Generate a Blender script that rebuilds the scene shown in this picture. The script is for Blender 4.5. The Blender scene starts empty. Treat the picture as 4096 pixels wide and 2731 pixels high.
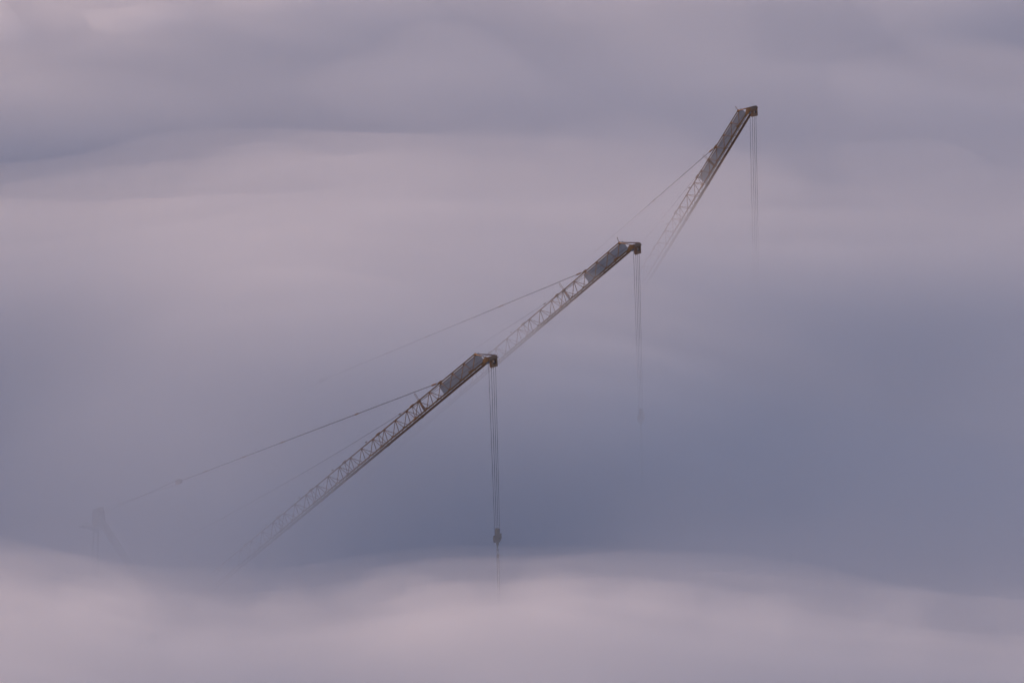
import bpy, bmesh, math, random
import numpy as np
from mathutils import Vector, Matrix

SC = bpy.context.scene
COL = SC.collection
R = math.radians

# ------------------------------------------------------------------ camera
# 284 mm telephoto on a hill, 290 m above the ground, looking down on a sea of fog
cam_d = bpy.data.cameras.new('camera')
cam_d.sensor_width = 36.0
cam_d.lens = 283.9
cam_d.clip_start = 1.0
cam_d.clip_end = 40000.0
cam = bpy.data.objects.new('camera', cam_d)
COL.objects.link(cam)
cam.matrix_world = (Matrix.Translation((0, 0, 290)) @ Matrix.Rotation(R(90 - 11.0), 4, 'X')
                    @ Matrix.Rotation(R(-1.45), 4, 'Z'))
SC.camera = cam

# ------------------------------------------------------------------ sky, sun, exposure
SUN_ELEV, SUN_AZ = R(8.0), R(-55.0)      # azimuth from +y (view direction), negative = left
SKY_STRENGTH, SUN_STRENGTH = 0.15, 1.42
world = bpy.data.worlds.new('World')
SC.world = world
world.use_nodes = True
wn = world.node_tree.nodes
sky = wn.new('ShaderNodeTexSky')
sky.sky_type = 'NISHITA'
sky.sun_disc = False
sky.sun_elevation = SUN_ELEV
sky.sun_rotation = SUN_AZ
sky.altitude = 200
sky.air_density = 1.0
sky.dust_density = 1.8
sky.ozone_density = 3.0
bg = wn['Background']
bg.inputs['Strength'].default_value = SKY_STRENGTH
tint = wn.new('ShaderNodeMixRGB')                # the mauve cast of the dawn sky, the same in every direction
tint.blend_type = 'MULTIPLY'
tint.inputs['Fac'].default_value = 1.0
tint.inputs['Color2'].default_value = (1.39, 1.01, 1.03, 1)
world.node_tree.links.new(sky.outputs['Color'], tint.inputs['Color1'])
world.node_tree.links.new(tint.outputs['Color'], bg.inputs['Color'])

sun_d = bpy.data.lights.new('sun', 'SUN')
sun_d.energy = SUN_STRENGTH
sun_d.color = (1.0, 0.72, 0.55)
sun_d.angle = R(2.0)
sun = bpy.data.objects.new('sun', sun_d)
COL.objects.link(sun)
_s = Vector((math.sin(SUN_AZ) * math.cos(SUN_ELEV), math.cos(SUN_AZ) * math.cos(SUN_ELEV), math.sin(SUN_ELEV)))
sun.rotation_euler = _s.to_track_quat('Z', 'Y').to_euler()
sun.location = (-300, 600, 400)

SC.view_settings.view_transform = 'Standard'
SC.view_settings.look = 'None'
SC.view_settings.gamma = 1.0
SC.view_settings.use_curve_mapping = False
SC.view_settings.exposure = 0.45
SC.render.engine = 'CYCLES'
cy = SC.cycles
cy.max_bounces = 10
cy.volume_bounces = 5
cy.diffuse_bounces = 3
cy.glossy_bounces = 2
cy.transparent_max_bounces = 64
cy.use_denoising = True
cy.use_adaptive_sampling = False
cy.sample_clamp_indirect = 8.0

# ------------------------------------------------------------------ fog heightfield
rng = np.random.RandomState(7)

def lattice_noise(x, y, scale_x, scale_y, seed):
    """smooth value noise on numpy arrays, -1..1"""
    def h(i, j):
        n = (i * 374761393 + j * 668265263 + seed * 974634777) & 0x7fffffff
        n = ((n ^ (n >> 13)) * 1274126177) & 0x7fffffff
        return ((n ^ (n >> 16)) & 0xffff) / 32767.5 - 1.0
    u, v = x / scale_x, y / scale_y
    i, j = np.floor(u).astype(np.int64), np.floor(v).astype(np.int64)
    f, g = u - i, v - j
    f = f * f * f * (f * (f * 6 - 15) + 10); g = g * g * g * (g * (g * 6 - 15) + 10)
    a = h(i, j) * (1 - f) + h(i + 1, j) * f
    b = h(i, j + 1) * (1 - f) + h(i + 1, j + 1) * f
    return a * (1 - g) + b * g

# banks and troughs of the fog sea, plus unseen banks added to shade it: centre x, centre y, half width, half depth, turn (degrees), height
FOGBANKS = [
    (24, 935, 26, 34, 0, 2.6), (14, 904, 18, 14, 0, 1.4),
    (-122, 1192, 30, 30, 0, 9), (-112, 1120, 22, 30, 0, 10.5), (70, 925, 34, 46, 0, 5), (30, 915, 26, 30, 0, 1.5), (-40, 815, 30, 20, 0, 3), (10, 1105, 80, 28, 4, -1.6), (-25, 1010, 20, 20, 0, 1.2), (-4, 912, 22, 16, 0, 0.6),  # first two: added out of view on the left, to shade the crest
    (-128, 1015, 42, 60, -20, 14), (-92, 1330, 30, 24, 0, 5), (-76, 1280, 10, 12, 0, 4.5),  # first: added out of view on the left, to shade the trough
    (-65, 1243, 9, 11, 0, 4.5), (-50, 1256, 11, 10, 0, 3.5), (-74, 1258, 9, 8, 0, -3),
    (-58, 1268, 9, 9, 0, -2.5), (-60, 855, 17, 15, 0, 3.2), (-27, 858, 13, 22, 0, -4.9),
    (-1, 861, 18, 13, 0, 2.4), (60, 850, 40, 30, 0, -2.9), (-48, 876, 7, 8, 0, 1.2),
    (-12, 874, 7, 8, 0, 1.1), (-72, 836, 46, 25, 0, 7.1), (6, 829, 40, 21, -6, 7.6),
    (66, 812, 48, 30, 0, 2.2), (-30, 800, 120, 40, 0, 4.9), (-25, 916, 64, 30, 2, -4.1),
    (52, 930, 42, 52, -5, -0.3), (-60, 1040, 75, 60, 12, 9.3), (5, 1062, 66, 55, 0, 6.9),
    (-28, 1088, 36, 32, 10, 1.6), (-66, 1119, 46, 22, 20, -6.0), (35, 1165, 70, 26, 6, 1.6),
    (78, 1030, 40, 70, 0, 5.7), (48, 892, 36, 20, 0, -2.4), (-58, 1245, 30, 24, 10, 6),
    (-30, 1222, 20, 15, 0, 3.5), (5, 1290, 55, 30, 0, 4.5), (60, 1255, 36, 20, 5, 3),
    (82, 1195, 24, 34, 0, -4), (-45, 925, 22, 24, 0, 3.1), (-25, 925, 22, 24, 0, 6.3),
    (-5, 905, 22, 24, 0, -3.9), (12, 960, 22, 24, 0, 10.2), (-15, 975, 22, 24, 0, 6.7),
    (5, 1010, 22, 24, 0, 4.1), (-35, 985, 22, 24, 0, 7.9), (35, 1020, 22, 24, 0, 5.6),
    (-50, 950, 22, 24, 0, 5.3), (15, 930, 22, 24, 0, -1.3),
]

def fog_height(x, y, rough, seed):
    t = np.clip((y - 1040) / 160, 0, 1)
    z = 92.0 + 8.0 * t * t * (3 - 2 * t)              # the fog sea stands a little higher beyond the cranes
    for cx, cy_, wx, wy, a, hgt in FOGBANKS:
        ca, sa = math.cos(R(a)), math.sin(R(a))
        dx, dy = x - cx, y - cy_
        u, v = (dx * ca + dy * sa) / wx, (-dx * sa + dy * ca) / wy
        z = z + hgt * np.exp(-(u * u + v * v))
    xr, yr = x * 0.95 + y * 0.31, -x * 0.31 + y * 0.95
    z = z + rough * (1.5 * lattice_noise(xr, yr, 80, 110, seed) + 1.1 * lattice_noise(xr, yr, 33, 58, seed + 1)
                     + 0.85 * lattice_noise(x, y, 15, 30, seed + 2) + 0.4 * lattice_noise(x, y, 8, 17, seed + 3))
    return z

def graded(lo, a, b, hi, step):
    inner = list(np.arange(a, b + 0.1, step))
    out, p, s = [], b, step
    while p < hi:
        s *= 1.4; p = min(hi, p + s); out.append(p)
    left, p, s = [], a, step
    while p > lo:
        s *= 1.4; p = max(lo, p - s); left.append(p)
    return np.array(left[::-1] + inner + out)

def fog_mesh(name, drop, rough, seed):
    xs, ys = graded(-7000, -110, 110, 7000, 4.0), graded(-4000, 790, 1440, 12000, 7.0)
    X, Y = np.meshgrid(xs, ys, indexing='ij')
    Z = fog_height(X, Y, rough, seed) - drop
    nx, ny = len(xs), len(ys)
    verts = np.stack([X, Y, Z], -1).reshape(-1, 3).tolist()
    nb = len(verts)
    verts += np.stack([X, Y, np.full_like(Z, 3.0 + drop * 0.01)], -1).reshape(-1, 3).tolist()
    idx = lambda i, j, b=0: b + i * ny + j
    faces = []
    for i in range(nx - 1):
        for j in range(ny - 1):
            faces.append((idx(i, j), idx(i + 1, j), idx(i + 1, j + 1), idx(i, j + 1)))
            faces.append((idx(i, j, nb), idx(i, j + 1, nb), idx(i + 1, j + 1, nb), idx(i + 1, j, nb)))
    for i in range(nx - 1):
        faces.append((idx(i, 0), idx(i, 0, nb), idx(i + 1, 0, nb), idx(i + 1, 0)))
        faces.append((idx(i, ny - 1), idx(i + 1, ny - 1), idx(i + 1, ny - 1, nb), idx(i, ny - 1, nb)))
    for j in range(ny - 1):
        faces.append((idx(0, j), idx(0, j + 1), idx(0, j + 1, nb), idx(0, j, nb)))
        faces.append((idx(nx - 1, j), idx(nx - 1, j, nb), idx(nx - 1, j + 1, nb), idx(nx - 1, j + 1)))
    me = bpy.data.meshes.new(name)
    me.from_pydata(verts, [], faces)
    for p in me.polygons: p.use_smooth = True
    me.update()
    o = bpy.data.objects.new(name, me)
    COL.objects.link(o)
    return o

def fog_material(name, density, aniso):
    m = bpy.data.materials.new(name)
    m.use_nodes = True
    nt = m.node_tree
    nt.nodes.clear()
    out = nt.nodes.new('ShaderNodeOutputMaterial')
    v = nt.nodes.new('ShaderNodeVolumePrincipled')
    v.inputs['Color'].default_value = (0.985, 0.985, 0.985, 1)
    v.inputs['Density'].default_value = density
    v.inputs['Anisotropy'].default_value = aniso
    nt.links.new(v.outputs['Volume'], out.inputs['Volume'])
    return m

LAYERS = [(-5.0, 0.8, 11, 0.004), (-2.0, 1.0, 23, 0.005), (1.0, 1.1, 37, 0.007),
          (4.5, 1.25, 51, 0.009), (8.5, 1.35, 79, 0.012), (14.0, 1.5, 91, 0.018)]  # layers end
for drop, rough, seed, dens in LAYERS:
    f = fog_mesh('fog', drop, rough, seed)
    f['kind'] = 'stuff'
    f['label'] = 'pale lilac sea of fog hiding the ground below the cranes'
    f.data.materials.append(fog_material('fog', dens, 0.2))

# puffs: small denser billows half sunk in the fog tops, kept clear of each other, one mesh
def top_at(x, y):
    return float(fog_height(np.array([x], float), np.array([y], float), 1.0, 37)[0])

def puff_mesh(name, spots, seed):
    bm = bmesh.new()
    rnd = random.Random(seed)
    for x, y, z, rx, ry, rz in spots:
        r = bmesh.ops.create_icosphere(bm, subdivisions=3, radius=1.0)
        ph = [rnd.uniform(0, 6.28) for _ in range(6)]
        for v in r['verts']:
            p = v.co
            k = 1 + .24 * math.sin(2.9 * p.x + ph[0]) * math.sin(2.5 * p.y + ph[1]) + .13 * math.sin(4.3 * p.z + 4.6 * p.x + ph[2]) + .08 * math.sin(6.2 * p.y + 3 * p.x + ph[3])
            v.co = Vector((x + p.x * k * rx, y + p.y * k * ry, z + p.z * k * rz))
    me = bpy.data.meshes.new(name)
    bm.to_mesh(me); bm.free()
    for p in me.polygons: p.use_smooth = True
    o = bpy.data.objects.new(name, me)
    COL.objects.link(o)
    return o

def scatter(seed, areas):
    """areas: (x0, x1, y0, y1, how many, radius low, radius high, lift)"""
    rnd = random.Random(seed)
    out = []
    for x0, x1, y0, y1, n, ra, rb, lift in areas:
        tries = 0; k = 0
        while k < n and tries < 4000:
            tries += 1
            r = rnd.uniform(ra, rb)
            x, y = rnd.uniform(x0, x1), rnd.uniform(y0, y1)
            rx, ry, rz = r * rnd.uniform(1.0, 1.9), r * rnd.uniform(1.2, 2.2), r * rnd.uniform(.42, .7)
            if any(((x - q[0]) / (rx + q[3])) ** 2 + ((y - q[1]) / (ry + q[4])) ** 2 < 1.75 for q in out): continue
            out.append((x, y, top_at(x, y) + lift * rz, rx, ry, rz)); k += 1
    return out

PUFFS = [
    (3, 0.056, [(-86, -34, 1222, 1315, 26, 3.0, 7.5, 0.15)]),
    (4, 0.010, [(-30, 70, 1235, 1310, 14, 6, 10, -.1)]),
    (5, 0.011, [(-66, 4, 854, 877, 20, 2.4, 5.0, -.35), (4, 62, 840, 868, 12, 3, 6, -.4), (-62, 60, 815, 852, 16, 4, 8, -.3)]),
    (9, 0.0065, [(-85, 80, 1085, 1215, 20, 8, 17, -.2)]),
]
for seed, dens, areas in PUFFS:
    f = puff_mesh('fog', scatter(seed, areas), seed)
    f['kind'] = 'stuff'
    f['label'] = 'soft pink billows on the crests of the fog'
    f.data.materials.append(fog_material('fog_puff', dens, 0.2))

# ground far below the fog
def mat(name, col, rough=0.6, metal=0.0, col2=None, scale=3.0, bump=0.0, stretch=(1, 1, 1)):
    m = bpy.data.materials.new(name)
    m.use_nodes = True
    nt = m.node_tree
    b = nt.nodes['Principled BSDF']
    b.inputs['Roughness'].default_value = rough
    b.inputs['Metallic'].default_value = metal
    if col2 is None:
        b.inputs['Base Color'].default_value = (*col, 1)
        return m
    tc = nt.nodes.new('ShaderNodeTexCoord')
    mp = nt.nodes.new('ShaderNodeMapping')
    mp.inputs['Scale'].default_value = stretch
    no = nt.nodes.new('ShaderNodeTexNoise')
    no.inputs['Scale'].default_value = scale
    no.inputs['Detail'].default_value = 6
    no.inputs['Roughness'].default_value = 0.65
    ra = nt.nodes.new('ShaderNodeValToRGB')
    ra.color_ramp.elements[0].position = 0.42
    ra.color_ramp.elements[1].position = 0.66
    ra.color_ramp.elements[0].color = (*col, 1)
    ra.color_ramp.elements[1].color = (*col2, 1)
    nt.links.new(tc.outputs['Object'], mp.inputs['Vector'])
    nt.links.new(mp.outputs['Vector'], no.inputs['Vector'])
    nt.links.new(no.outputs['Fac'], ra.inputs['Fac'])
    nt.links.new(ra.outputs['Color'], b.inputs['Base Color'])
    if bump:
        bu = nt.nodes.new('ShaderNodeBump')
        bu.inputs['Strength'].default_value = bump
        nt.links.new(no.outputs['Fac'], bu.inputs['Height'])
        nt.links.new(bu.outputs['Normal'], b.inputs['Normal'])
    return m

M_GROUND = mat('ground_soil', (0.10, 0.085, 0.065), 0.95, 0, (0.16, 0.14, 0.11), 0.05)
M_PAINT = mat('weathered_yellow_paint', (0.30, 0.15, 0.05), 0.6, 0, (0.19, 0.09, 0.04), 2.2, 0.1)
M_DARK = mat('dark_brown_steel', (0.26, 0.145, 0.08), 0.6, 0, (0.30, 0.16, 0.075), 2.0, 0.1)
M_ROPE = mat('wire_rope', (0.06, 0.042, 0.042), 0.6, 0.0, (0.085, 0.058, 0.052), 8.0)
M_GALV = mat('galvanised_grating', (0.16, 0.14, 0.13), 0.6, 0.2, (0.10, 0.085, 0.075), 4.0)
M_WALK = mat('rusty_walkway', (0.15, 0.09, 0.06), 0.75, 0, (0.10, 0.06, 0.04), 4.0)
M_HOOK = mat('hook_block_paint', (0.34, 0.22, 0.11), 0.6, 0, (0.26, 0.16, 0.09), 3.0)
M_FRAME = mat('dark_frame_paint', (0.07, 0.05, 0.045), 0.6, 0, (0.10, 0.065, 0.05), 2.0)
M_PANEL = mat('grey_panel_sheet', (0.37, 0.36, 0.36), 0.7, 0, (0.32, 0.31, 0.31), 0.7)
M_SHEAVE = mat('grey_sheave', (0.22, 0.22, 0.25), 0.5, 0.2, (0.15, 0.15, 0.17), 3.0)
M_CONC = mat('concrete', (0.30, 0.29, 0.27), 0.9, 0, (0.24, 0.23, 0.22), 1.5)
M_GLASS = mat('dark_glass', (0.03, 0.035, 0.04), 0.1)
M_SLING = mat('sling', (0.10, 0.08, 0.075), 0.8, 0, (0.07, 0.06, 0.055), 5.0)

gm = bpy.data.meshes.new('ground')
gm.from_pydata([(-20000, -10000, 0), (20000, -10000, 0), (20000, 30000, 0), (-20000, 30000, 0)], [], [(0, 1, 2, 3)])
g = bpy.data.objects.new('ground', gm)
gm.materials.append(M_GROUND)
COL.objects.link(g)
g['kind'] = 'structure'

# ------------------------------------------------------------------ mesh helpers
class MB:
    def __init__(self): self.bm = bmesh.new()
    def tube(self, p, q, r, n=8, r2=None):
        p, q = Vector(p), Vector(q)
        d = (q - p)
        rot = d.to_track_quat('Z', 'Y').to_matrix().to_4x4()
        mtx = Matrix.Translation((p + q) / 2) @ rot
        bmesh.ops.create_cone(self.bm, cap_ends=True, segments=n, radius1=r, radius2=r if r2 is None else r2,
                              depth=d.length, matrix=mtx)
        return self
    def path(self, pts, r, n=8):
        """one continuous tube through the points (mitred joints)"""
        pts = [Vector(p) for p in pts]
        rings, ref = [], None
        for i, p in enumerate(pts):
            a = (pts[i] - pts[i - 1]).normalized() if i else None
            b = (pts[i + 1] - pts[i]).normalized() if i < len(pts) - 1 else None
            t = ((a or b) + (b or a)).normalized()
            if ref is None: ref = t.orthogonal().normalized()
            u = (ref - t * ref.dot(t)).normalized(); ref = u
            v = t.cross(u)
            rings.append([self.bm.verts.new(p + r * (math.cos(2 * math.pi * k / n) * u + math.sin(2 * math.pi * k / n) * v)) for k in range(n)])
        for A, B in zip(rings, rings[1:]):
            for k in range(n): self.bm.faces.new((A[k], A[(k + 1) % n], B[(k + 1) % n], B[k]))
        self.bm.faces.new(rings[0][::-1]); self.bm.faces.new(rings[-1])
        return self
    def lathe(self, p, q, prof, n=10):
        """prof: (t 0..1 along p->q, radius)"""
        p, q = Vector(p), Vector(q)
        d = q - p; t = d.normalized(); u = t.orthogonal().normalized(); v = t.cross(u)
        rings = []
        for s, r in prof:
            c = p + d * s
            rings.append([self.bm.verts.new(c + r * (math.cos(2 * math.pi * k / n) * u + math.sin(2 * math.pi * k / n) * v)) for k in range(n)])
        for A, B in zip(rings, rings[1:]):
            for k in range(n): self.bm.faces.new((A[k], A[(k + 1) % n], B[(k + 1) % n], B[k]))
        self.bm.faces.new(rings[0][::-1]); self.bm.faces.new(rings[-1])
        return self
    def box(self, lo, hi, bev=0.0):
        lo, hi = Vector(lo), Vector(hi)
        mtx = Matrix.Translation((lo + hi) / 2) @ Matrix.Diagonal((*(hi - lo), 1))
        g_ = bmesh.ops.create_cube(self.bm, size=1, matrix=mtx)
        if bev:
            es = list({e for v in g_['verts'] for e in v.link_edges})
            bmesh.ops.bevel(self.bm, geom=es, offset=bev, segments=1, affect='EDGES')
        return self
    def prism(self, poly, axis, lo, hi):
        """polygon in the two other axes (in order), extruded along axis from lo to hi"""
        def P(a, b, c):
            return {'x': (c, a, b), 'y': (a, c, b), 'z': (a, b, c)}[axis]
        A = [self.bm.verts.new(P(a, b, lo)) for a, b in poly]
        B = [self.bm.verts.new(P(a, b, hi)) for a, b in poly]
        n = len(poly)
        self.bm.faces.new(A); self.bm.faces.new(B[::-1])
        for k in range(n): self.bm.faces.new((A[k], B[k], B[(k + 1) % n], A[(k + 1) % n]))
        return self
    def ring_prism(self, outer, inner, axis, lo, hi):
        """plate with one opening; outer and inner have the same number of corners"""
        def P(a, b, c):
            return {'x': (c, a, b), 'y': (a, c, b), 'z': (a, b, c)}[axis]
        L = [[self.bm.verts.new(P(a, b, c)) for a, b in poly] for c in (lo, hi) for poly in (outer, inner)]
        n = len(outer)
        for k in range(n):
            j = (k + 1) % n
            self.bm.faces.new((L[0][k], L[0][j], L[1][j], L[1][k]))
            self.bm.faces.new((L[2][k], L[3][k], L[3][j], L[2][j]))
            self.bm.faces.new((L[0][k], L[2][k], L[2][j], L[0][j]))
            self.bm.faces.new((L[1][k], L[1][j], L[3][j], L[3][k]))
        return self
    def mesh(self, name, m, smooth=False):
        bmesh.ops.recalc_face_normals(self.bm, faces=self.bm.faces)
        me = bpy.data.meshes.new(name)
        self.bm.to_mesh(me); self.bm.free()
        me.materials.append(m)
        if smooth:
            for p in me.polygons: p.use_smooth = len(p.vertices) == 4
        return me

def put(name, me, parent, loc=(0, 0, 0), rot=None):
    o = bpy.data.objects.new(name, me)
    COL.objects.link(o)
    o.parent = parent
    o.location = loc
    if rot: o.rotation_euler = rot
    return o

def empty(name, parent, loc=(0, 0, 0), rot=(0, 0, 0)):
    o = bpy.data.objects.new(name, None)
    COL.objects.link(o)
    o.parent = parent; o.location = loc; o.rotation_euler = rot
    return o

# ------------------------------------------------------------------ luffing tower cranes
BAY, W, H, OFF = 2.162, 1.418, 1.607, 1.104      # jib lattice: bay length, width, depth, offset of lower nodes
JLEN = 61.0
NB = 28
yN, yF = -W / 2, W / 2                            # near and far lower chord
JOINTS = [-11.92 - 6.486 * k for k in range(8)]

me_top = MB().tube((0.05, 0, 0), (-58.6, 0, 0), 0.075, 10).mesh('top_chord', M_PAINT, True)
me_near = MB().tube((0.9, yN, -H), (-59.5, yN, -H), 0.088, 10).mesh('lower_chord', M_PAINT, True)
me_far = MB().tube((1.5, yF, -H), (-59.5, yF, -H), 0.10, 10).mesh('lower_chord', M_PAINT, True)
me_strut = {s: MB().tube((0, 0, 0), (OFF, s * W / 2, -H), 0.034, 6).mesh('brace', M_PAINT, True) for s in (-1, 1)}
me_diag = {s: MB().tube((0, 0, 0), (OFF - BAY, s * W / 2, -H), 0.040, 6).mesh('brace', M_PAINT, True) for s in (-1, 1)}
me_cross = MB().tube((0, yN, -H), (0, yF, -H), 0.034, 6).mesh('cross_brace', M_PAINT, True)
me_zig = MB().tube((0, yN, -H), (-BAY, yF, -H), 0.030, 6).mesh('cross_brace', M_PAINT, True)
me_fleg = {s: MB().tube((0, 0, 0), (0, s * W / 2, -H), 0.032, 6).mesh('frame_brace', M_PAINT, True) for s in (-1, 1)}
me_collar = MB().lathe((-0.36, 0, 0.03), (0.36, 0, 0.03), [(0, .085), (.2, .13), (.42, .15), (.5, .11), (.58, .15), (.8, .13), (1, .085)]).mesh('joint_collar', M_PAINT)
me_bcollar = {y: MB().lathe((-0.3, y, -H), (0.3, y, -H), [(0, .10), (.25, .14), (.5, .15), (.75, .14), (1, .10)]).mesh('joint_collar', M_PAINT) for y in (yN, yF)}
me_guide = MB().tube((0, 0, .06), (0, 0, .2), .025, 6).lathe((0, -.10, .24), (0, .10, .24), [(0, .09), (.35, .05), (.65, .05), (1, .09)]).mesh('rope_guide', M_DARK)
me_rail = MB().tube((0.0, 0.03, -.185), (-11.9, 0.03, -.185), 0.028, 6).mesh('guard_bar', M_DARK)
me_hang = MB().tube((0, 0, 0), (0, .03, -.185), .02, 6).mesh('hanger', M_DARK)
# walkway along the far lower chord: planks of grating, each a piece
me_plank = MB().box((-BAY + .03, .34, -H - .02), (-.03, .66, -H + .03)).mesh('grating', M_WALK)
me_toe = MB().box((-BAY + .02, .30, -H - .03), (-.02, .336, -H + .07)).mesh('toe_board', M_DARK)
me_lug = MB().prism([(-6.15, -.05), (-6.25, .16), (-6.50, .21), (-6.85, .17), (-7.0, .05), (-6.8, -.06)], 'y', -.06, .06).mesh('pendant_lug', M_PAINT)
me_node = MB().prism([(.14, .05), (0, .10), (-.16, .04), (-.20, -.14), (-.02, -.26), (.16, -.16)], 'y', -.085, .085).mesh('node_plate', M_PAINT)
me_gus = MB().prism([(-.16, -.06), (.16, -.06), (.06, -.2), (-.10, -.2)], 'y', -.05, .05).mesh('node_plate', M_PAINT)
me_lgus = MB().prism([(-.2, .05), (.2, .05), (.09, .20), (-.09, .20)], 'y', yN - .03, yN + .03).mesh('node_plate', M_PAINT)
me_lgus.transform(Matrix.Translation((0, 0, -H)))
# head of the jib
me_nbar = MB().tube((0, -.03, 0), (1.77, yN, -1.47), .052, 8).mesh('head_brace', M_PAINT, True)
me_fbar = MB().tube((0, .03, 0), (1.93, yF, -1.50), .07, 8).mesh('head_brace', M_DARK, True)
GP = [(.45, -1.70), (.72, -1.58), (1.12, -1.36), (1.42, -1.27), (1.77, -1.42), (1.86, -1.60), (1.74, -1.83), (1.12, -1.88), (.5, -1.78)]
me_ngus = MB().prism(GP, 'y', yN - .03, yN + .03).mesh('head_plate', M_PAINT)
me_fgus = MB().prism(GP, 'y', yF - .03, yF + .03).mesh('head_plate', M_DARK)
me_pin = MB().tube((1.44, yN - .08, -1.56), (1.44, yN + .02, -1.56), .085, 12).mesh('pin', M_DARK)
me_hsheave = MB().lathe((1.35, yN + .10, -1.80), (1.35, yN + .20, -1.80), [(0, .30), (.3, .30), (.5, .25), (.7, .30), (1, .30)], 20).mesh('sheave', M_SHEAVE)
me_beam = MB().prism([(1.50, -1.46), (1.80, -1.42), (2.02, -1.53), (2.02, -1.92), (1.55, -1.95)], 'y', yN + .034, yF + .13).mesh('head_beam', M_DARK)
# a squat floodlight on the near chord
me_flood = MB().prism([(-.14, 0), (.16, 0), (.16, .10), (-.10, .24), (-.22, .18)], 'y', yN - .12, yN + .16).mesh('floodlight', M_PAINT)
me_flood2 = MB().lathe((0, .02, 0), (0.05, .22, .02), [(0, .16), (.3, .2), (.8, .2), (1, .15)], 14).mesh('floodlight', M_SHEAVE)
# loop shaped rope deflector through the jib
def deflector():
    m = MB()
    m.path([(-.085, 0, -.1), (-.085, 0, .88), (-.06, 0, .97), (0, 0, 1.01), (.06, 0, .97), (.085, 0, .88), (.085, 0, -.1)], .024, 6)
    return m.mesh('loop', M_DARK)
me_loop = deflector()
me_post = {s: MB().box((s * .085 - .045, -.05, -1.5), (s * .085 + .045, .05, .06)).mesh('post', M_DARK) for s in (-1, 1)}
me_clamp = MB().box((-.19, -.09, -.09), (.19, .09, .10), .02).mesh('clamp', M_DARK)
me_ant = MB().tube((.02, 0, .06), (.14, 0, .56), .035, 8).lathe((.14, 0, .52), (.165, 0, .64), [(0, .05), (.5, .06), (1, .045)], 8).mesh('warning_light', M_DARK)

def make_jib(root, loc, luff, panel_x, deflect_x, antenna):
    j = empty('jib', root, loc, (0, -luff, 0))
    put('top_chord', me_top, j); put('lower_chord', me_near, j); put('lower_chord', me_far, j)
    for k in range(0, NB):
        x = -k * BAY
        if k: 
            for s in (-1, 1):
                put('brace', me_strut[s], j, (x, 0, 0))
            put('node_plate', me_gus, j, (x, 0, 0))
        if k < NB - 1:
            for s in (-1, 1):
                put('brace', me_diag[s], j, (x, 0, 0))
            put('node_plate', me_lgus, j, (x + OFF - BAY, 0, 0))
            put('cross_brace', me_cross, j, (x + OFF - BAY, 0, 0))
            put('cross_brace', me_zig, j, (x + OFF - BAY, 0, 0))
            put('grating', me_plank, j, (x + .9, 0, 0))
            put('toe_board', me_toe, j, (x + .9, 0, 0))
    for xj in JOINTS:
        if xj < -58: break
        put('joint_collar', me_collar, j, (xj, 0, .02))
        for s in (-1, 1):
            put('frame_brace', me_fleg[s], j, (xj, 0, 0))
        for y in (yN, yF):
            put('joint_collar', me_bcollar[y], j, (xj, 0, 0))
        put('rope_guide', me_guide, j, (xj - 2.16, 0, 0))
    put('guard_bar', me_rail, j)
    for k in range(1, 6): put('hanger', me_hang, j, (-k * BAY + .02, 0, 0))
    put('pendant_lug', me_lug, j)
    put('node_plate', me_node, j)
    put('head_brace', me_nbar, j); put('head_brace', me_fbar, j)
    put('head_plate', me_ngus, j); put('head_plate', me_fgus, j)
    put('pin', me_pin, j); put('sheave', me_hsheave, j); put('head_beam', me_beam, j)
    put('floodlight', me_flood, j, (-1.40, 0, -H + .06))
    pm = MB().prism([(.51, -.11), (.60, -1.55), (panel_x + .05, -1.55), (panel_x, -.215), (-.30, -.235)], 'y', -.012, .012).mesh('panel', M_PANEL)
    put('panel', pm, j, (0, .05, 0))
    fm = MB().box((panel_x, -.02, -.25), (-.28, .02, -.205)).mesh('panel_rail', M_DARK)
    put('panel_rail', fm, j, (0, .05, 0))
    d = (deflect_x, .0, 0)
    put('loop', me_loop, j, d); put('clamp', me_clamp, j, d)
    for s in (-1, 1): put('post', me_post[s], j, d)
    if antenna: put('warning_light', me_ant, j)
    return j

# A-frame, deck and mast (crane frame: x along the jib, y to the far side, z up; origin at the mast foot)
FOOT = Vector((1.5, 0, 0))                        # jib foot, in front of the slewing axis
APEX = Vector((-10.6, 0, 13.25))                  # A-frame head relative to the jib foot

def lens_profile(r0, r1):
    return [(0, r0), (.12, r1 * .75), (.3, r1), (.5, r1 * .85), (.7, r1), (.88, r1 * .75), (1, r0)]

me_hump = None

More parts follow.
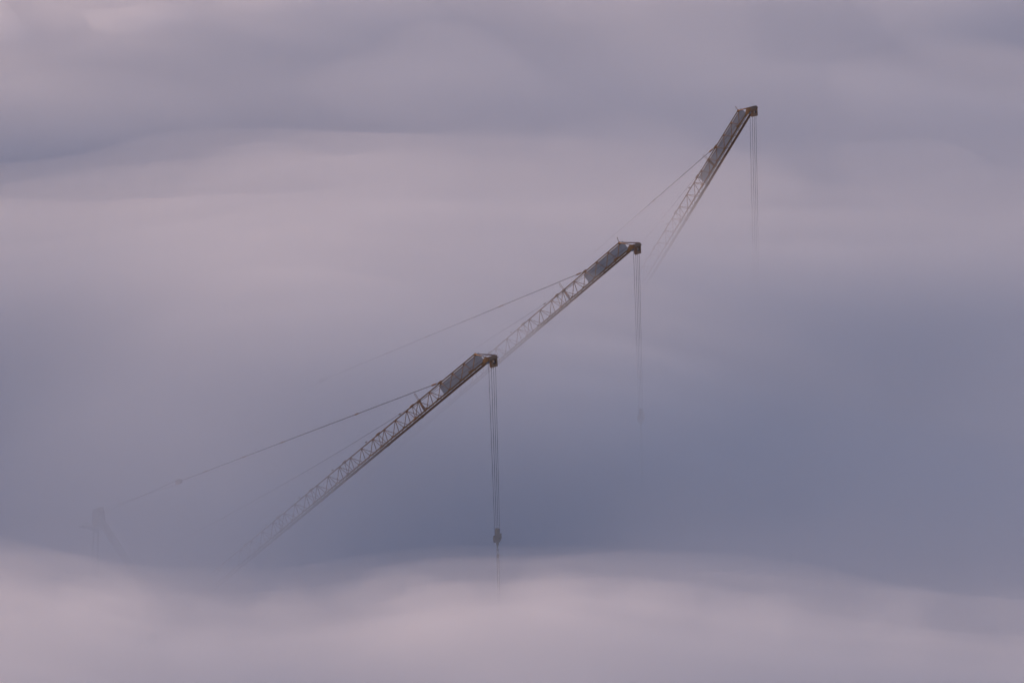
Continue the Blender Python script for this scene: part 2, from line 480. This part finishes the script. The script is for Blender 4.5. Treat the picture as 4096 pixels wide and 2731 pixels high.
def tower_crane(name, label, tip, az, luff, panel_x, deflect_x, antenna, fall):
    """tip: world position of the top chord's end node"""
    A = Vector((math.cos(luff) * math.cos(az), -math.cos(luff) * math.sin(az), math.sin(luff)))
    Hd = Vector((math.cos(az), -math.sin(az), 0))
    foot = Vector(tip) + A * -61.03 + Vector((-math.sin(luff) * math.cos(az), math.sin(luff) * math.sin(az), math.cos(luff))) * -1.9
    base = foot - Hd * FOOT.x
    fz = foot.z
    root = empty('tower_crane', None, (base.x, base.y, 0), (0, 0, -az))
    root['label'] = label
    root['category'] = 'crane'
    root['group'] = 'tower cranes standing in the fog'
    cl, sl = math.cos(luff), math.sin(luff)
    Rm = Matrix.Rotation(-luff, 3, 'Y')
    tl = Vector((FOOT.x, 0, fz)) - Rm @ Vector((-61.03, 0, -1.9))       # tip in the crane frame
    J = lambda x, y, z: tl + Rm @ Vector((x, y, z))                       # jib frame -> crane frame
    jib = make_jib(root, tl, luff, panel_x, deflect_x, antenna)

    # sheave frame hanging plumb under the head beam
    hc = J(1.78, 0, -1.72)
    sf = empty('sheave_frame', root, hc)
    out = [(-.22, .12), (.86, .12), (.93, -1.08), (.40, -1.02), (.30, -.96), (-.14, -1.0), (-.20, -.55)]
    inn = [(.06, -.10), (.62, -.06), (.64, -.66), (.46, -.72), (.26, -.74), (.06, -.72), (.04, -.5)]
    put('frame_plate', MB().ring_prism(out, inn, 'x', .10, .16).mesh('frame_plate', M_DARK), sf)
    put('frame_plate', MB().ring_prism(out, inn, 'x', -.24, -.18).mesh('frame_plate', M_DARK), sf)
    for yy in (-.19, .86):
        put('frame_side', MB().box((-.18, yy - .02, -1.0), (.10, yy + .02, .1)).mesh('frame_side', M_DARK), sf)
    for yy in (-.08, .36, .76):
        put('sheave', MB().lathe((-.04, yy - .045, -.92), (-.04, yy + .045, -.92), [(0, .21), (.25, .21), (.5, .17), (.75, .21), (1, .21)], 18).mesh('sheave', M_DARK), sf)
    put('sheave', MB().lathe((-.06, .42, -.50), (-.02, .50, -.49), [(0, .22), (.25, .22), (.5, .19), (.75, .22), (1, .22)], 20).mesh('sheave', M_SHEAVE), sf)
    put('axle', MB().tube((-.04, -.2, -.92), (-.04, .9, -.92), .05, 8).mesh('axle', M_DARK), sf)

    # hoist rope falls
    for q, (ytop, ybot) in enumerate(((-.62, -.47), (-.08, -.15), (.36, .17), (.76, .49))):
        top = hc + Vector((-.04, ytop, .25 if q == 0 else -.95))
        bot = Vector((hc.x + fall[1], ybot + fall[2], hc.z - fall[0] - (.0 if q in (0, 3) else -.3)))
        put('hoist_rope', MB().tube(top, bot, .021, 6).mesh('hoist_rope', M_ROPE), root)
    # hoist rope running back along the jib to the A-frame, slightly sagging
    p0, p1 = J(1.3, -.12, -1.22), Vector((FOOT.x - 6.8, -.12, fz + 6.4 + .3))
    pts = [p0.lerp(p1, t) + Vector((0, 0, -1.1 * 4 * t * (1 - t))) for t in [i / 16 for i in range(17)]]
    put('luffing_line', MB().path(pts, .018, 6).mesh('luffing_line', M_ROPE), root)

    # pendant bars, connectors, pulley block
    apex = Vector((FOOT.x, 0, fz)) + APEX
    a = J(-6.75, 0, .12)
    dirv = (apex - a).normalized()
    blk = a + dirv * 42.9
    pn = empty('pendant', root, a)
    L = lambda s: dirv * s
    put('pendant_bar', MB().tube(L(.2), L(42.9), .036, 8).mesh('pendant_bar', M_ROPE), pn)
    for s, ln, rr in ((.75, .9, .12), (13.3, .8, .085), (25.6, .8, .085), (32.0, .8, .085), (38.4, .8, .085)):
        put('link', MB().lathe(L(s - ln / 2), L(s + ln / 2), lens_profile(.035, rr), 8).mesh('link', M_DARK), pn)
    ux, uz = Vector((dirv.x, 0, dirv.z)), Vector((-dirv.z, 0, dirv.x))
    hexa = [(-.46, 0), (-.16, -.28), (.24, -.30), (.46, -.06), (.46, .12), (.2, .30), (-.16, .26)]
    for y0 in (-.20, .14):
        put('block_plate', MB().prism([((blk - a) + ux * u * 1 + uz * v).xz[:] for u, v in [(-c, d) for c, d in hexa]][::1] if False else
                                      [(((blk - a) + ux * u + uz * v).x, ((blk - a) + ux * u + uz * v).z) for u, v in hexa], 'y', y0, y0 + .06).mesh('block_plate', M_DARK), pn)
    put('block_sheave', MB().lathe((blk - a) + Vector((0, -.13, 0)), (blk - a) + Vector((0, .13, 0)), [(0, .24), (.3, .24), (.5, .2), (.7, .24), (1, .24)], 18).mesh('block_sheave', M_DARK), pn)
    for dz, y0 in ((.24, -.1), (-.24, .1), (.24, .1), (-.24, -.1)):
        put('luffing_rope', MB().tube(blk + uz * dz + Vector((0, y0, 0)), apex + Vector((0, y0, -.1 + dz * 1.2)), .022, 6).mesh('luffing_rope', M_ROPE), root)

    # A-frame
    af = empty('a_frame', root, Vector((FOOT.x, 0, fz)))
    ap = APEX
    for s in (-1, 1):
        put('leg', MB().tube((-.2, s * .75, 0), ap + Vector((.15, s * .38, -.8)), .20, 8).mesh('leg', M_FRAME, True), af)
        put('rear_leg', MB().tube((-12.2, s * .75, -.3), ap + Vector((-.35, s * .38, -.8)), .11, 8).mesh('rear_leg', M_FRAME, True), af)
    lo_, hi_ = Vector((-.2, 0, 0)), ap + Vector((.15, 0, -.8))
    web = MB()
    vs = [web.bm.verts.new(p_ + Vector((ox, 0, oz))) for ox, oz in ((-.04, -.03), (.04, .03))
          for p_ in (lo_ + Vector((0, -.75, 0)), lo_ + Vector((0, .75, 0)), hi_ + Vector((0, .38, 0)), hi_ + Vector((0, -.38, 0)))]
    web.bm.faces.new(vs[:4]); web.bm.faces.new(vs[7:3:-1])
    for k in range(4): web.bm.faces.new((vs[k], vs[4 + k], vs[4 + (k + 1) % 4], vs[(k + 1) % 4]))
    put('leg_plate', web.mesh('leg_plate', M_FRAME), af)
    for t in (.15, .3, .45, .6, .75, .9):
        y_ = .75 * (1 - t) + .38 * t
        c = Vector((-.2, 0, 0)).lerp(ap + Vector((.15, 0, -.8)), t)
        put('cross_brace', MB().tube(c + Vector((0, -y_, 0)), c + Vector((0, y_, 0)), .07, 6).mesh('cross_brace', M_FRAME), af)
        c = Vector((-12.2, 0, -.3)).lerp(ap + Vector((-.35, 0, -.8)), t)
        put('cross_brace', MB().tube(c + Vector((0, -y_, 0)), c + Vector((0, y_, 0)), .05, 6).mesh('cross_brace', M_FRAME), af)
    put('head_housing', MB().prism([(-.75, -1.5), (.55, -1.7), (.75, -.5), (.5, .25), (-.1, .45), (-.7, .2)], 'y', -.40, .40).mesh('head_housing', M_FRAME), af, ap)
    for y0 in (-.52, .44):
        put('head_sheave', MB().lathe(ap + Vector((0, y0, .05)), ap + Vector((0, y0 + .08, .05)), [(0, .5), (.3, .5), (.5, .44), (.7, .5), (1, .5)], 20).mesh('head_sheave', M_FRAME), af)
    put('platform', MB().box(ap + Vector((-2.6, -.8, -2.05)), ap + Vector((.9, .8, -1.93))).mesh('platform', M_GALV), af)
    put('platform_bracket', MB().prism([(-2.4, -2.06), (-.3, -2.06), (-.3, -2.7)], 'y', -.06, .06).mesh('platform_bracket', M_FRAME), af, ap)
    for px in (-2.55, -1.4, -.2, .85):
        for s in (-.78, .78):
            put('rail_post', MB().tube(ap + Vector((px, s, -1.93)), ap + Vector((px, s, -.85)), .025, 6).mesh('rail_post', M_FRAME), af)
    for hz in (-.87, -1.4):
        for s in (-.78, .78):
            put('handrail', MB().tube(ap + Vector((-2.57, s, hz)), ap + Vector((.87, s, hz)), .022, 6).mesh('handrail', M_FRAME), af)

    # machinery deck, counterweights, cab, slewing ring and mast: all below the fog
    dk = empty('slewing_deck', root, (0, 0, fz))
    put('deck_frame', MB().box((-14.5, -1.6, -1.1), (2.1, 1.6, -.35)).mesh('deck_frame', M_PAINT), dk)
    put('winch_house', MB().box((-10.5, -1.3, -.345), (-6.2, 1.3, 1.4), .05).mesh('winch_house', M_PAINT), dk)
    for k in range(4):
        put('counterweight', MB().box((-14.3 + .8 * k, -1.5, -3.2), (-13.58 + .8 * k, 1.5, -1.104), .04).mesh('counterweight', M_CONC), dk)
    cab_ = put('cab', MB().prism([(.2, -1.0), (2.4, -1.0), (2.9, -.1), (2.5, 1.3), (.2, 1.3)], 'y', 1.61, 3.1).mesh('cab', M_PAINT), dk)
    put('window', MB().prism([(1.0, .1), (2.6, .0), (2.35, 1.1), (1.0, 1.1)], 'y', 3.09, 3.13).mesh('window', M_GLASS), cab_)
    put('slewing_ring', MB().tube((0, 0, -1.1), (0, 0, -1.9), 1.3, 24).mesh('slewing_ring', M_DARK, True), dk)
    ms = empty('mast', root)
    top = fz - 1.9
    for sx in (-1, 1):
        for sy in (-1, 1):
            put('leg', MB().box((sx * 1.0 - .11, sy * 1.0 - .11, 0), (sx * 1.0 + .11, sy * 1.0 + .11, top)).mesh('leg', M_PAINT), ms)
    nseg = int(top // 5); hs = top / nseg
    mb = {s: MB().tube((-1, s * 1.0, 0), (1, s * 1.0, hs), .06, 6).mesh('brace', M_PAINT) for s in (-1, 1)}
    mc = {s: MB().tube((s * 1.0, -1, hs), (s * 1.0, 1, 0), .06, 6).mesh('brace', M_PAINT) for s in (-1, 1)}
    for k in range(nseg):
        for s in (-1, 1):
            put('brace', mb[s], ms, (0, 0, k * hs)); put('brace', mc[s], ms, (0, 0, k * hs))
    return root, hc, fz

def hook_block(hc, root, fall, label, sling_label, sling_len):
    """hook block hanging on the four falls; z 0 is its lower edge of the sheave box"""
    bpy.context.view_layer.update()
    wm = root.matrix_world
    loc = wm @ (hc + Vector((fall[1], fall[2], -fall[0])))
    h = empty('hook_block', None, loc, (0, 0, root.rotation_euler.z + R(4)))
    h['label'] = label
    h['category'] = 'hook block'
    h['group'] = 'hook blocks hanging from the cranes'
    shell = [(-.60, .04), (-.28, .04), (.28, .16), (.62, .20), (.62, -.42), (.22, -.82), (-.20, -.84), (-.60, -.70)]
    put('side_plate', MB().prism(shell, 'x', -.20, -.15).mesh('side_plate', M_HOOK), h)
    put('side_plate', MB().prism(shell, 'x', .15, .20).mesh('side_plate', M_HOOK), h)
    for y0 in (-.48, -.16, .16, .48):
        put('sheave', MB().lathe((0, y0 - .06, -.32), (0, y0 + .06, -.32), [(0, .27), (.3, .27), (.5, .22), (.7, .27), (1, .27)], 18).mesh('sheave', M_HOOK), h)
    put('rope_guard', MB().prism([(-.30, .0), (-.30, .35), (-.20, .78), (-.06, .88), (.10, .88), (.24, .78), (.32, .35), (.32, .0)], 'x', -.17, .17).mesh('rope_guard', M_HOOK), h)
    put('swivel', MB().lathe((0, 0, -.80), (0, 0, -1.28), [(0, .17), (.6, .17), (.7, .13), (1, .12)], 12).mesh('swivel', M_HOOK), h)
    pts = [(0, 0, -1.25), (0, .0, -1.42), (0, -.10, -1.50), (0, -.17, -1.62), (0, -.12, -1.76), (0, .02, -1.80), (0, .12, -1.74), (0, .15, -1.64)]
    put('hook', MB().path(pts, .055, 8).mesh('hook', M_HOOK, True), h)
    s = empty('lifting_sling', None, loc + Vector((0, 0, -1.72)), (0, 0, root.rotation_euler.z + R(4)))
    s['label'] = sling_label
    s['category'] = 'sling'
    s['group'] = 'slings under the hook blocks'
    ring = [(0, .15 * math.sin(2 * math.pi * k / 12), -.27 + .27 * math.cos(2 * math.pi * k / 12)) for k in range(13)]
    put('ring', MB().path(ring, .035, 6).mesh('ring', M_HOOK), s)
    put('shackle', MB().prism([(-.15, -.55), (.2, -.55), (.24, -.72), (.18, -.95), (-.14, -.95), (-.18, -.72)], 'x', -.08, .08).mesh('shackle', M_HOOK), s)
    for y0 in (-.17, .21):
        put('leg', MB().tube((0, y0, -.9), (0, y0 * 1.05, -sling_len), .05, 6).mesh('leg', M_SLING), s)

CAMZ = 290.0
SPEC = [
    ('tower_crane', 'yellow luffing crane jib nearest the camera, its hook block clear above the fog',
     (-4.40, 932.30, CAMZ - 182.61), R(36.36), R(37.29), -7.0, -10.6, False, (21.6 - .32, .10, .04)),
    ('tower_crane', 'middle luffing crane jib whose foot fades out behind the tip of the nearest jib',
     (13.66, 990.15, CAMZ - 180.27), R(31.86), R(38.77), -7.0, -10.6, True, (21.6 - .05, .10, .04)),
    ('tower_crane', 'farthest and steepest luffing crane jib with the longest grey panel in its lattice',
     (31.25, 1074.42, CAMZ - 177.95), R(37.21), R(54.23), -11.9, -8.8, True, (75.0, .0, .04)),
]
built = []
for spec in SPEC:
    built.append(tower_crane(*spec))
hook_block(built[0][1], built[0][0], SPEC[0][8], 'dark hook block hanging clear on four ropes from the nearest crane',
           'two legged sling hanging under the clear hook block into the pink fog', 9.0)
hook_block(built[1][1], built[1][0], SPEC[1][8], 'ghostly hook block almost lost in the fog under the middle crane',
           'faint sling below the ghostly hook block of the middle crane', 8.0)
